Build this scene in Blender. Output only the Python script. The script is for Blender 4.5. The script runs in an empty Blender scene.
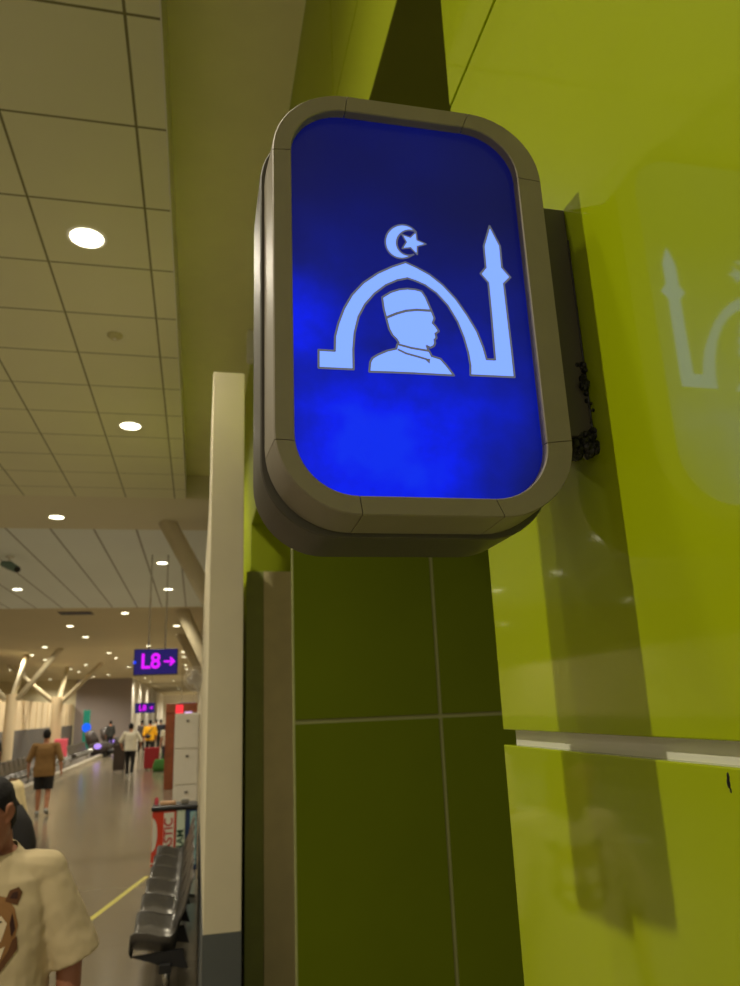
import bpy, bmesh, math, random
from mathutils import Vector, Matrix
from mathutils.bvhtree import BVHTree
from mathutils.geometry import tessellate_polygon
random.seed(7)
C = bpy.context.scene.collection
PI = math.pi
CH = 1.9                     # camera height above the floor
F_PX, CX, CY = 745.0, 370.0, 493.0

# ------------------------------------------------------------------ camera frame (from the photograph's vanishing points)
def _norm(v):
    l = math.sqrt(sum(a*a for a in v)); return [a/l for a in v]
def _cross(a, b): return [a[1]*b[2]-a[2]*b[1], a[2]*b[0]-a[0]*b[2], a[0]*b[1]-a[1]*b[0]]
VY = _norm([197-CX, 714-CY, F_PX])
_y2 = -(F_PX*F_PX+(262-CX)*(197-CX))/(714-CY)
VZ = _norm([262-CX, _y2, F_PX])
VX = _cross(VY, VZ)
def ray(u, v):
    d = (u-CX, v-CY, F_PX)
    return Vector([sum(d[i]*A[i] for i in range(3)) for A in (VX, VY, VZ)])
CAM = Vector((0, 0, CH))
def at_y(u, v, y): r = ray(u, v); return CAM + r*(y/r.y)
def at_x(u, v, x): r = ray(u, v); return CAM + r*(x/r.x)
def at_h(u, v, h): r = ray(u, v); return CAM + r*((h-CH)/r.z)

# ------------------------------------------------------------------ materials
MATS = {}
def srgb(r, g, b):
    f = lambda c: (c/255/12.92) if c/255 <= .04045 else ((c/255+.055)/1.055)**2.4
    return (f(r), f(g), f(b), 1)
def mat(name, col, rough=.5, metal=0, var=.06, scale=6, bump=0, spec=.5, coat=0, coat_ior=1.5, coat_rough=.05, emit=None, es=0, ior=None):
    """Principled surface with a procedural noise variation in its colour."""
    if name in MATS: return MATS[name]
    m = bpy.data.materials.new(name); m.use_nodes = True
    nt = m.node_tree; N = nt.nodes; L = nt.links; b = N['Principled BSDF']
    tc = N.new('ShaderNodeTexCoord'); no = N.new('ShaderNodeTexNoise')
    no.inputs['Scale'].default_value = scale; no.inputs['Detail'].default_value = 3
    L.new(tc.outputs['Object'], no.inputs['Vector'])
    rp = N.new('ShaderNodeMapRange'); rp.inputs[1].default_value = .3; rp.inputs[2].default_value = .7
    rp.inputs[3].default_value = 1-var; rp.inputs[4].default_value = 1+var
    L.new(no.outputs['Fac'], rp.inputs[0])
    mx = N.new('ShaderNodeVectorMath'); mx.operation = 'SCALE'; mx.inputs[0].default_value = col[:3]
    L.new(rp.outputs[0], mx.inputs['Scale']); L.new(mx.outputs[0], b.inputs['Base Color'])
    b.inputs['Roughness'].default_value = rough; b.inputs['Metallic'].default_value = metal
    b.inputs['Specular IOR Level'].default_value = spec
    if ior: b.inputs['IOR'].default_value = ior
    if coat:
        b.inputs['Coat Weight'].default_value = coat; b.inputs['Coat IOR'].default_value = coat_ior; b.inputs['Coat Roughness'].default_value = coat_rough
    if bump:
        bp = N.new('ShaderNodeBump'); bp.inputs['Strength'].default_value = bump; bp.inputs['Distance'].default_value = .01
        L.new(no.outputs['Fac'], bp.inputs['Height']); L.new(bp.outputs[0], b.inputs['Normal'])
    if emit:
        b.inputs['Emission Color'].default_value = emit; b.inputs['Emission Strength'].default_value = es
    MATS[name] = m
    return m
def nodes(m): return m.node_tree.nodes, m.node_tree.links, m.node_tree.nodes['Principled BSDF']

LIME = mat('lime panel', srgb(160, 176, 0), .4, var=.03, scale=1.5, spec=.1, coat=1, coat_ior=1.56, coat_rough=.06)
LIME_MATT = mat('lime paint', srgb(164, 178, 2), .45, var=.04, scale=2)
TILE = mat('shade toned lime tile', srgb(86, 98, 0), .6, var=.05, scale=2, spec=.1)  # same lime as the panels, with the recess shade put into the colour
GROUT = mat('pale grout', srgb(128, 130, 74), .8)
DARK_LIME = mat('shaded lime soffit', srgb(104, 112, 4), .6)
ALU = mat('white aluminium', srgb(228, 226, 214), .35, var=.03)
CREAM = mat('cream plaster', srgb(214, 204, 172), .75, var=.03, scale=4)
GREYPAINT = mat('grey plinth paint', srgb(84, 88, 86), .6, var=.05)
OLIVE = mat('olive laminate', srgb(226, 212, 160), .7, var=.05)
SOFFIT = mat('soffit plaster', srgb(238, 236, 176), .85, var=.02)
FRAME = mat('taupe aluminium frame', srgb(142, 134, 118), .5, metal=.1, var=.05, scale=20)
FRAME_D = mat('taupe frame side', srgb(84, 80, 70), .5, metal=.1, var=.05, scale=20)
BLACK = mat('black rubber', srgb(14, 14, 13), .35, var=.3, scale=60, bump=.6)
STEEL = mat('brushed steel', srgb(150, 148, 144), .3, metal=.9, var=.1, scale=30)
CHROME = mat('chrome', srgb(200, 198, 192), .15, metal=1, var=.03)
DARKSTEEL = mat('dark perforated steel', srgb(98, 95, 90), .3, metal=.65, var=.15, scale=90)
BLACKPL = mat('black plastic', srgb(22, 22, 24), .4, var=.1)
WHITEPL = mat('white laminate', srgb(226, 222, 210), .4, var=.02)
WOOD = mat('red brown wood', srgb(122, 62, 30), .5, var=.2, scale=5)
RED = mat('red plastic', srgb(214, 62, 34), .45, var=.05)
GREEN = mat('dark green print', srgb(20, 70, 46), .6)
PALEGREEN = mat('pale green panel', srgb(206, 220, 204), .5)
BLUE = mat('navy plastic', srgb(34, 58, 104), .45)
SKYBLUE = mat('pale blue panel', srgb(150, 190, 196), .5)
SKIN = mat('skin', srgb(186, 128, 96), .55, var=.06, scale=10)
SKIN2 = mat('tanned skin', srgb(160, 106, 78), .55, var=.06, scale=10)
HAIR = mat('black hair', srgb(20, 15, 13), .9, var=.3, scale=70, bump=.5)
YELLOW_LINE = mat('yellow floor tape', srgb(206, 196, 84), .5)
PINK = mat('pink shell', srgb(230, 90, 110), .5)
CHAIRDARK = mat('dark chair leather', srgb(58, 50, 48), .4, var=.1)
LEFTDARK = mat('grey wall cladding', srgb(104, 100, 96), .5, var=.1, scale=.6)

def emitter(name, col, s):
    if name in MATS: return MATS[name]
    m = mat(name, (col[0]*.25, col[1]*.25, col[2]*.25, 1), .5, var=.01, spec=.1, emit=col, es=s); return m
LENS = emitter('lamp diffuser', (1, .93, .66, 1), 9)

# ------------------------------------------------------------------ mesh helpers
def box(bm, x0, x1, y0, y1, z0, z1, bev=0):
    vs = [bm.verts.new((x, y, z)) for x in (x0, x1) for y in (y0, y1) for z in (z0, z1)]
    q = [(0, 1, 3, 2), (4, 6, 7, 5), (0, 4, 5, 1), (2, 3, 7, 6), (0, 2, 6, 4), (1, 5, 7, 3)]
    fs = [bm.faces.new([vs[i] for i in f]) for f in q]
    if bev:
        es = set(e for f in fs for e in f.edges)
        bmesh.ops.bevel(bm, geom=list(es), offset=bev, segments=2, affect='EDGES', profile=.5)
    return fs
def tube(bm, pts, r, seg=12, radii=None):
    pts = [Vector(p) for p in pts]; rings = []
    for i, p in enumerate(pts):
        a = pts[max(i-1, 0)]; b = pts[min(i+1, len(pts)-1)]; d = (b-a).normalized()
        ref = Vector((0, 0, 1)) if abs(d.z) < .95 else Vector((1, 0, 0))
        s = d.cross(ref).normalized(); t = s.cross(d)
        rr = radii[i] if radii else r
        rings.append([bm.verts.new(p + s*(rr*math.cos(2*PI*k/seg)) + t*(rr*math.sin(2*PI*k/seg))) for k in range(seg)])
    for A, B in zip(rings, rings[1:]):
        for k in range(seg): bm.faces.new((A[k], A[(k+1) % seg], B[(k+1) % seg], B[k]))
    bm.faces.new(rings[0][::-1]); bm.faces.new(rings[-1])
def lathe(bm, prof, c=(0, 0, 0), seg=24):
    c = Vector(c); rings = []
    for r, z in prof:
        rings.append([bm.verts.new(c+Vector((r*math.cos(2*PI*k/seg), r*math.sin(2*PI*k/seg), z))) for k in range(seg)])
    for A, B in zip(rings, rings[1:]):
        for k in range(seg): bm.faces.new((A[k], A[(k+1) % seg], B[(k+1) % seg], B[k]))
    if prof[0][0] > 1e-6: bm.faces.new(rings[0][::-1])
    if prof[-1][0] > 1e-6: bm.faces.new(rings[-1])
def stack(bm, rings, seg=20, pw=2.0):
    """Closed stack of horizontal super-ellipse rings (cx, cy, z, rx, ry)."""
    R = []
    for cx, cy, z, rx, ry in rings:
        row = []
        for k in range(seg):
            a = 2*PI*k/seg; ca, sa = math.cos(a), math.sin(a)
            row.append(bm.verts.new((cx+rx*math.copysign(abs(ca)**(2/pw), ca), cy+ry*math.copysign(abs(sa)**(2/pw), sa), z)))
        R.append(row)
    for A, B in zip(R, R[1:]):
        for k in range(seg): bm.faces.new((A[k], A[(k+1) % seg], B[(k+1) % seg], B[k]))
    bm.faces.new(R[0][::-1]); bm.faces.new(R[-1])
def capsule(bm, a, b, ra, rb, seg=14):
    a, b = Vector(a), Vector(b); d = (b-a).normalized()
    pts, rad = [], []
    for k in range(6):
        t = PI/2*(1-k/5); pts.append(a-d*ra*math.sin(t)); rad.append(max(ra*math.cos(t), ra*.06))
    for k in range(6):
        t = PI/2*(k/5); pts.append(b+d*rb*math.sin(t)); rad.append(max(rb*math.cos(t), rb*.06))
    ref = Vector((0, 0, 1)) if abs(d.z) < .95 else Vector((1, 0, 0))
    s = d.cross(ref).normalized(); t_ = s.cross(d); rings = []
    for p, rr in zip(pts, rad):
        rings.append([bm.verts.new(p+s*(rr*math.cos(2*PI*k/seg))+t_*(rr*math.sin(2*PI*k/seg))) for k in range(seg)])
    for A, B in zip(rings, rings[1:]):
        for k in range(seg): bm.faces.new((A[k], A[(k+1) % seg], B[(k+1) % seg], B[k]))
    bm.faces.new(rings[0][::-1]); bm.faces.new(rings[-1])
def ellipsoid(bm, c, r, seg=16, rings=10):
    M = Matrix.Translation(Vector(c)) @ Matrix.Diagonal((r[0], r[1], r[2], 1))
    bmesh.ops.create_uvsphere(bm, u_segments=seg, v_segments=rings, radius=1, matrix=M)

def obj(name, bm, m, parent=None, smooth=False, mats=None):
    bmesh.ops.recalc_face_normals(bm, faces=bm.faces[:])
    me = bpy.data.meshes.new(name); bm.to_mesh(me); bm.free()
    o = bpy.data.objects.new(name, me); C.objects.link(o)
    for k in (mats or [m]): me.materials.append(k)
    if smooth:
        for p in me.polygons: p.use_smooth = True
        if smooth == 'auto': me.set_sharp_from_angle(angle=.35)
    if parent: o.parent = parent
    return o
def bx(name, m, x0, x1, y0, y1, z0, z1, parent=None, bev=0):
    bm = bmesh.new(); box(bm, x0, x1, y0, y1, z0, z1, bev)
    return obj(name, bm, m, parent)
def thing(name, label, cat, loc=(0, 0, 0), rz=0, group=None):
    o = bpy.data.objects.new(name, None); o.empty_display_size = .1; C.objects.link(o)
    o.location = loc; o.rotation_euler = (0, 0, rz); o['label'] = label; o['category'] = cat
    if group: o['group'] = group
    return o
def tag(o, label, cat, group=None):
    o['label'] = label; o['category'] = cat
    if group: o['group'] = group
    return o
def struct(o, label=None):
    o['kind'] = 'structure'
    if label: o['label'] = label
    return o
def dup(root, loc, rz=None, label=None):
    r = root.copy(); C.objects.link(r); r.location = loc
    if rz is not None: r.rotation_euler = (0, 0, rz)
    if label: r['label'] = label
    for ch in list(root.children):
        c = ch.copy(); C.objects.link(c); c.parent = r
        for g in list(ch.children):
            d = g.copy(); C.objects.link(d); d.parent = c
    return r
def remeshed(name, bm, m, parent, voxel, smooth_it=4, cuts=(), decimate=None, mats=None):
    """Union of closed shapes -> one continuous smooth surface; cuts = planes (co, no) trimming the far side away."""
    me = bpy.data.meshes.new(name); bmesh.ops.recalc_face_normals(bm, faces=bm.faces[:]); bm.to_mesh(me); bm.free()
    o = bpy.data.objects.new(name, me); C.objects.link(o)
    r = o.modifiers.new('r', 'REMESH'); r.mode = 'VOXEL'; r.voxel_size = voxel
    s = o.modifiers.new('s', 'SMOOTH'); s.iterations = smooth_it; s.factor = .5
    if decimate:
        d = o.modifiers.new('d', 'DECIMATE'); d.ratio = decimate
    dg = bpy.context.evaluated_depsgraph_get(); dg.update()
    me2 = bpy.data.meshes.new_from_object(o.evaluated_get(dg))
    o.modifiers.clear(); o.data = me2; bpy.data.meshes.remove(me); me2.name = name
    if cuts:
        b2 = bmesh.new(); b2.from_mesh(me2)
        for co, no in cuts:
            g = b2.verts[:]+b2.edges[:]+b2.faces[:]
            bmesh.ops.bisect_plane(b2, geom=g, plane_co=co, plane_no=no, clear_outer=True)
        b2.to_mesh(me2); b2.free()
    me2.materials.clear()
    for k in (mats or [m]): me2.materials.append(k)
    for p in me2.polygons: p.use_smooth = True
    o.parent = parent
    return o
def Z(z): return z+CH         # heights measured from the camera

# ================================================================== SETTING
H = 2.70                      # main ceiling above the camera
R_ = .40                      # plane of the right-hand wall

# floor: polished grey-brown tiles
FLOOR = mat('polished floor', srgb(128, 119, 102), .16, var=.06, scale=.5, spec=.5)
def tile_lines(m, px, py, ox, oy, w, dark, axes='XY'):
    """Thin dark joints every px, py metres in the object's own x and y."""
    N, L, b = nodes(m)
    tc = N.new('ShaderNodeTexCoord'); sp = N.new('ShaderNodeSeparateXYZ'); L.new(tc.outputs['Object'], sp.inputs[0])
    outs = []
    for ax, p, o in (('X', px, ox), ('Y', py, oy)):
        if ax not in axes: continue
        s = N.new('ShaderNodeMath'); s.operation = 'SUBTRACT'; L.new(sp.outputs[ax], s.inputs[0]); s.inputs[1].default_value = o - p/2
        md = N.new('ShaderNodeMath'); md.operation = 'FLOORED_MODULO'; L.new(s.outputs[0], md.inputs[0]); md.inputs[1].default_value = p
        d = N.new('ShaderNodeMath'); d.operation = 'SUBTRACT'; L.new(md.outputs[0], d.inputs[0]); d.inputs[1].default_value = p/2
        a = N.new('ShaderNodeMath'); a.operation = 'ABSOLUTE'; L.new(d.outputs[0], a.inputs[0])
        c = N.new('ShaderNodeMath'); c.operation = 'LESS_THAN'; L.new(a.outputs[0], c.inputs[0]); c.inputs[1].default_value = w/2
        outs.append(c)
    f = outs[0]
    if len(outs) > 1:
        f = N.new('ShaderNodeMath'); f.operation = 'MAXIMUM'; L.new(outs[0].outputs[0], f.inputs[0]); L.new(outs[1].outputs[0], f.inputs[1])
    src = b.inputs['Base Color'].links[0].from_socket
    mx = N.new('ShaderNodeMix'); mx.data_type = 'RGBA'
    L.new(f.outputs[0], mx.inputs[0]); L.new(src, mx.inputs[6]); mx.inputs[7].default_value = dark
    L.new(mx.outputs[2], b.inputs['Base Color'])
tile_lines(FLOOR, 1.2, 1.2, -.3, .4, .008, srgb(120, 110, 94))
struct(bx('floor', FLOOR, -14, 4, -3, 120, -.1, 0))

# ceiling: grid field, plain band, blue-white field, plain warm field
GRIDC = mat('ceiling tiles', srgb(226, 224, 190), .9, var=.025, scale=1.2)
tile_lines(GRIDC, .605, .6125, -.345, 3.08, .013, srgb(128, 124, 84))
struct(bx('ceiling', GRIDC, -14, -.207, -3, 9.62, Z(H), Z(H)+.26))
PLAINC = mat('plain ceiling', srgb(222, 216, 186), .9, var=.02, scale=.4)
struct(bx('ceiling_beam', PLAINC, -14, 4, 9.62, 11.4, Z(H), Z(H)+.35))
BLUEC = mat('cool white ceiling', srgb(236, 242, 236), .9, var=.02, scale=.4)
tile_lines(BLUEC, .61, 9, -.345, 0, .03, srgb(160, 160, 150), axes='X')
struct(bx('ceiling_panels', BLUEC, -14, 4, 11.4, 20.2, Z(H)+.012, Z(H)+.3))
WARMC = mat('warm plain ceiling', srgb(208, 196, 160), .9, var=.04, scale=.2)
struct(bx('ceiling_far', WARMC, -14, 4, 20.2, 120, Z(H), Z(H)+.3))
struct(bx('soffit_right', SOFFIT, -.206, R_, -3, 9.62, Z(3.02), Z(3.02)+.1))
struct(bx('trim_1', ALU, -.2075, -.2015, -3, 9.62, Z(H)-.004, Z(3.02)), 'pale metal edge trim of the tiled ceiling')

# right wall near the camera: two glossy lime panels with a white channel between them
GAP0, GAP1, TOPJ = -.0555, -.0365, .979
EDGE = .985
struct(bx('wall_right_lower', LIME, R_, R_+.022, -1.0, EDGE, 0, Z(GAP0), bev=.0015), 'glossy lime wall panel below the white channel')
struct(bx('wall_right_middle', LIME, R_, R_+.022, -1.0, EDGE-.003, Z(GAP1), Z(TOPJ), bev=.0015), 'glossy lime wall panel behind the lightbox sign')
struct(bx('wall_right_upper', LIME, R_, R_+.022, -1.0, EDGE, Z(TOPJ)+.008, Z(3.02), bev=.0015), 'glossy lime wall panel above the sign')
struct(bx('trim_2', ALU, R_+.012, R_+.03, -1.0, EDGE-.016, Z(GAP0)-.01, Z(GAP1)+.01), 'white aluminium channel between the lime panels')
struct(bx('wall_right_core', DARK_LIME, R_+.03, R_+.12, -1.0, EDGE-.01, 0, Z(3.02)))
# small dark chip in the paint of the lower panel
bm = bmesh.new(); c = at_x(729, 782, R_)
for dy, dz, r in ((0, .004, .0022), (.0008, -.001, .0028), (-.0005, -.006, .0015)):
    ellipsoid(bm, (R_, c.y+dy, c.z+dz), (.0006, r*.8, r*1.4), 8, 6)
struct(obj('trim_3', bm, BLACK), 'small dark chip in the lower lime panel')

# the recess behind the near wall: green tiled wall facing the camera, low soffit, bulkhead above
SOF = 1.515
YT = 3.24
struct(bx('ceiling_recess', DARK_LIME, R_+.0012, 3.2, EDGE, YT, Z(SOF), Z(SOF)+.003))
bmk = bmesh.new()
JY, JZ = 2.0, 1.93
for y0, y1 in ((EDGE+.002, JY-.004), (JY+.004, YT+.06)):
    for z0, z1 in ((SOF+.0035, JZ-.004), (JZ+.004, 3.02)):
        box(bmk, R_, R_+.03, y0, y1, Z(z0), Z(z1), .0005)
struct(bx('wall_right_bulkhead_core', DARK_LIME, R_+.028, R_+.09, EDGE+.004, YT, Z(SOF)+.03, Z(3.02)))
struct(obj('wall_right_bulkhead', bmk, LIME_MATT), 'lime bulkhead panels above the recess')
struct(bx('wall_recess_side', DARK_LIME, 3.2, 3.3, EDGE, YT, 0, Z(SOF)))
struct(bx('wall_recess_tile_bed', GROUT, R_+.002, 3.2, YT+.008, YT+.06, 0, Z(SOF)))
bmt = bmesh.new(); JX, JT = 1.036, -.05
g = .009
for x0, x1 in ((R_, JX-g), (JX+g, 3.2)):
    for z0, z1 in ((-CH, -1.75), (-1.75+2*g, JT-g), (JT+g, 1.15), (1.15+2*g, SOF)):
        box(bmt, x0, x1, YT, YT+.02, Z(z0), Z(z1), .002)
struct(obj('wall_recess_tiles', bmt, TILE), 'lime green tiled wall, darkened for shade, in the recess facing the camera')
struct(bx('trim_4', GROUT, R_-.003, R_+.004, YT+.005, YT+.06, Z(-CH), Z(SOF)), 'cream corner strip of the tiled wall')
# wall plane further along, with a second low opening
YJ = 5.94
struct(bx('wall_right_far_bulkhead', LIME_MATT, R_-.004, R_+.1, YT+.06, YJ, Z(1.46), Z(3.02)))
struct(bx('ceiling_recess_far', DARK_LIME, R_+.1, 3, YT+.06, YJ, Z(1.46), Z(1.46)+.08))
struct(bx('wall_recess_far', LIME_MATT, R_-.004, 3, YJ, YJ+.1, 0, Z(3.02)))
struct(bx('wall_right_far', LIME_MATT, R_-.004, R_+.1, YJ+.1, 9.62, 0, Z(3.02)))
# olive counter-height partition standing in the second opening
t = thing('partition_screen', 'olive grey partition panel with flat top between the cream wall and green tiles', 'partition', (.54, 5.80, 0))
bx('panel_shaded_half', mat('olive laminate in shadow', srgb(150, 158, 84), .7), -.19, -.06, -.02, .02, .0, Z(1.045), t, .002)  # cream wall's cast shadow is put into this half's colour
bx('panel_lit_half', OLIVE, -.059, .22, -.022, .02, .0, Z(1.045), t, .002)
bx('edge_strip', OLIVE, .221, .232, -.022, .022, 0, Z(1.045), t, .002)

PALEW0 = mat('pale side wall', srgb(220, 210, 186), .8, var=.05, scale=.3)
# cream free-standing wall whose narrow end faces the camera, grey plinth below
WX0, WX1, WY = .052, .238, 4.2
struct(bx('wall_middle', CREAM, WX0, WX1, WY, 5.1, Z(-1.045), Z(1.975), bev=.004), 'cream wall end beside the green recess')
struct(bx('baseboard_middle', GREYPAINT, WX0-.002, WX1+.001, WY-.003, 10.3, 0, Z(-1.045)), 'dark grey plinth of the cream wall')
struct(bx('wall_middle_long', CREAM, WX0, .16, 5.1, 10.3, Z(-1.045), Z(1.45)))
struct(bx('wall_middle_far', CREAM, .06, .16, 10.3, 58, 0, Z(.55)))
struct(bx('wall_far_side', PALEW0, 1.9, 2.0, 9.7, 58, 0, Z(H)))

# far end: grey wall, bright passage beyond, left wall
GREYW = mat('grey far wall', srgb(158, 148, 146), .8, var=.04, scale=.3)
PALEW = mat('pale passage wall', srgb(226, 220, 206), .8, var=.05, scale=.3)
struct(bx('wall_far_grey', GREYW, -8.4, -4.6, 58, 58.4, 0, Z(H)))
struct(bx('wall_far_left', CREAM, -14, -8.4, 58, 58.4, 0, Z(H)))
struct(bx('wall_far', PALEW, -14, 4, 112, 112.4, 0, Z(H)))
struct(bx('wall_far_right', PALEW, 1.2, 1.5, 58, 112, 0, Z(H)))
struct(bx('wall_far_passage', PALEW, -4.9, -4.6, 58.4, 112, 0, Z(H)))
CURT = mat('cream corrugated cladding', srgb(226, 206, 170), .8, var=.05, scale=.6)
bmc = bmesh.new()
n = 60
for k in range(n):                                             # shallow upright pleats
    y0 = 8+k*(58-8)/n; y1 = 8+(k+1)*(58-8)/n; d = .05 if k % 2 else 0
    box(bmc, -8.75+d, -8.6+d, y0, y1, Z(-.42), Z(1.0))
struct(obj('wall_left', bmc, CURT), 'cream pleated upper wall on the far left')
struct(bx('wall_left_lower', LEFTDARK, -8.8, -8.5, 8, 58, 0, Z(-.42)))
struct(bx('wall_left_back', CREAM, -14, -13.8, -3, 58, 0, Z(H)))
struct(bx('trim_5', mat('pale kerb', srgb(176, 168, 152), .5), -4.75, -4.55, 9, 57, 0, .16), 'pale low kerb along the left of the floor')
struct(bx('floor_carpet', mat('grey carpet', srgb(96, 90, 84), .9, var=.1, scale=4), -8.5, -4.75, 9, 57, .0, .012))

# yellow floor line
p0, p1 = at_h(60, 943, 0), at_h(147, 876.5, 0)
bm = bmesh.new(); d = (p1-p0); p0 = p0-d*.6; d.normalize(); s = Vector((d.y, -d.x, 0))*.03
for k in range(1):
    vs = [bm.verts.new(q+Vector((0, 0, .002))) for q in (p0-s, p0+s, p1+s, p1-s)]; bm.faces.new(vs)
tag(obj('floor_line', bm, YELLOW_LINE), 'yellow painted line running across the floor toward the steel seats', 'floor marking')

# ================================================================== LIGHTBOX SIGN
SY = .63
sgn = thing('lightbox_sign', 'blue backlit prayer room sign in taupe rounded frame on lime wall', 'sign', (.208, SY, Z(.163)))
OFF = Vector((.208, SY, Z(.163)))
def rrect(x0, x1, z0, z1, r, seg=12):
    pts = []
    for cx, cz, a0 in ((x1-r, z1-r, 0), (x0+r, z1-r, 90), (x0+r, z0+r, 180), (x1-r, z0+r, 270)):
        for k in range(seg+1):
            a = math.radians(a0+90*k/seg); pts.append((cx+r*math.cos(a), cz+r*math.sin(a)))
    return pts
def subdiv(pts, n=6):                                          # extra points on the straights so seams can be cut there
    out = []
    for i, p in enumerate(pts):
        q = pts[(i+1) % len(pts)]; out.append(p)
        if math.dist(p, q) > .08:
            for k in range(1, n): out.append((p[0]+(q[0]-p[0])*k/n, p[1]+(q[1]-p[1])*k/n))
    return out
gx0, gx1, gz0, gz1 = .0805, .3275, .183, .606                 # lit panel
ox0, ox1, oz0, oz1 = .0615, .3550, .1650, .6255                # face of the frame
def fr(e): return (ox0-e, ox1+e*.5, oz0-e, oz1+e)
prof = [  # (rect, radius, y) from the inner lip outward and back
    ((gx0, gx1, gz0, gz1), .058, SY+.012), ((gx0, gx1, gz0, gz1), .058, SY+.001), ((gx0-.001, gx1+.001, gz0-.001, gz1+.001), .059, SY),
    (fr(-.0012), .078, SY), (fr(0), .079, SY+.0015), (fr(.0030), .082, SY+.050), (fr(.0032), .0822, SY+.058), (fr(-.004), .075, SY+.0590)]
rings = [[(p[0], y, Z(p[1])) for p in subdiv(rrect(*r, rad))] for r, rad, y in prof]
NP = len(rings[0])
# cut the ring where the photo shows seams
def seam_index(x, z, side):
    best = min(range(NP), key=lambda i: (rings[3][i][0]-x)**2+(rings[3][i][2]-Z(z))**2); return best
segs = [('side_trim', 0), ('corner_trim', 1)]
seams = sorted(seam_index(x, z, 0) for x, z in ((ox0, .544), (ox0, .234), (ox1, .545), (ox1, .252), (.137, oz0), (.279, oz0), (.139, oz1), (.277, oz1)))
def move_rel(bm): bmesh.ops.translate(bm, verts=bm.verts[:], vec=-OFF)
def piece(i0, i1, name):
    bm = bmesh.new(); idx = []
    i = i0
    while True:
        idx.append(i % NP)
        if i % NP == i1 % NP: break
        i += 1
    # shrink the ends by a hair for the seam
    def pt(r, k):
        p = Vector(rings[r][idx[k]])
        if k == 0: q = Vector(rings[r][idx[1]]); return p+(q-p).normalized()*.0004
        if k == len(idx)-1: q = Vector(rings[r][idx[-2]]); return p+(q-p).normalized()*.0004
        return p
    V = [[bm.verts.new(pt(r, k)) for k in range(len(idx))] for r in range(len(rings))]
    for r in range(len(rings)-1):
        for k in range(len(idx)-1): bm.faces.new((V[r][k], V[r][k+1], V[r+1][k+1], V[r+1][k]))
    for k in (0, -1): bm.faces.new([V[r][k] for r in range(len(rings))])
    move_rel(bm)
    return obj(name, bm, FRAME, sgn, 'auto')
for a, b in zip(seams, seams[1:]+[seams[0]+NP]):
    mid = rings[3][((a+b)//2) % NP]
    straight = abs(mid[0]-ox0) < .004 or abs(mid[0]-ox1) < .004 or abs(mid[2]-Z(oz0)) < .004 or abs(mid[2]-Z(oz1)) < .004
    piece(a, b, 'frame_rail' if straight else 'frame_corner')
# cabinet body behind the frame
bm = bmesh.new()
R0 = []
for e, y in ((-.004, SY+.0595), (-.001, SY+.0615), (.0060, SY+.0617), (.0072, SY+.0632), (.0076, SY+.067), (.0076, SY+.152), (.005, SY+.156)):
    pts = subdiv(rrect(*fr(e), .069+e)); R0.append([bm.verts.new((p[0], y, Z(p[1]))) for p in pts])
for A, B in zip(R0, R0[1:]):
    for k in range(len(A)): bm.faces.new((A[k], A[(k+1) % len(A)], B[(k+1) % len(A)], B[k]))
bm.faces.new(R0[-1]); bm.faces.new(R0[0][::-1])
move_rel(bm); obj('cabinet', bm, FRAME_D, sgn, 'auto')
# lit panel: uneven deep-blue glow
PANEL = bpy.data.materials.new('backlit blue panel'); PANEL.use_nodes = True
N, L, b = nodes(PANEL)
b.inputs['Base Color'].default_value = srgb(4, 6, 26); b.inputs['Roughness'].default_value = .5; b.inputs['Specular IOR Level'].default_value = .15
b.inputs['Coat Weight'].default_value = .22; b.inputs['Coat Roughness'].default_value = .1
tc = N.new('ShaderNodeTexCoord')
def glow(cx, cz, r, s):
    mp = N.new('ShaderNodeVectorMath'); mp.operation = 'DISTANCE'; L.new(tc.outputs['Object'], mp.inputs[0])
    mp.inputs[1].default_value = (cx-OFF.x, 0.0115, Z(cz)-OFF.z)
    rg = N.new('ShaderNodeMapRange'); rg.interpolation_type = 'SMOOTHSTEP'; L.new(mp.outputs['Value'], rg.inputs[0])
    rg.inputs[1].default_value = 0; rg.inputs[2].default_value = r; rg.inputs[3].default_value = s; rg.inputs[4].default_value = 0
    return rg.outputs[0]
terms = [glow(.085, .365, .075, .55), glow(.155, .215, .13, .75), glow(.10, .27, .10, .30), glow(.25, .29, .16, .22), glow(.13, .40, .17, .18), glow(.30, .40, .12, .10), glow(.25, .20, .20, .30), glow(.18, .30, .25, .12), glow(.325, .185, .085, -.25), glow(.20, .60, .16, .06)]
acc = terms[0]
for tt in terms[1:]:
    a = N.new('ShaderNodeMath'); a.operation = 'ADD'; L.new(acc, a.inputs[0]); L.new(tt, a.inputs[1]); acc = a.outputs[0]
nz = N.new('ShaderNodeTexNoise'); nz.inputs['Scale'].default_value = 22; nz.inputs['Detail'].default_value = 5; L.new(tc.outputs['Object'], nz.inputs['Vector'])
nr = N.new('ShaderNodeMapRange'); nr.inputs[1].default_value = .3; nr.inputs[2].default_value = .7; nr.inputs[3].default_value = .75; nr.inputs[4].default_value = 1.25
L.new(nz.outputs['Fac'], nr.inputs[0])
mu = N.new('ShaderNodeMath'); mu.operation = 'MULTIPLY'; L.new(acc, mu.inputs[0]); L.new(nr.outputs[0], mu.inputs[1])
ramp = N.new('ShaderNodeValToRGB'); L.new(mu.outputs[0], ramp.inputs[0])
cr = ramp.color_ramp; cr.elements[0].position = 0; cr.elements[0].color = srgb(10, 14, 76); cr.elements[1].position = 1; cr.elements[1].color = srgb(4, 46, 255)
for pos, col in ((.22, srgb(8, 22, 128)), (.5, srgb(2, 26, 196)), (.8, srgb(0, 30, 252))):
    e = cr.elements.new(pos); e.color = col
L.new(ramp.outputs[0], b.inputs['Emission Color']); b.inputs['Emission Strength'].default_value = 1.0
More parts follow.
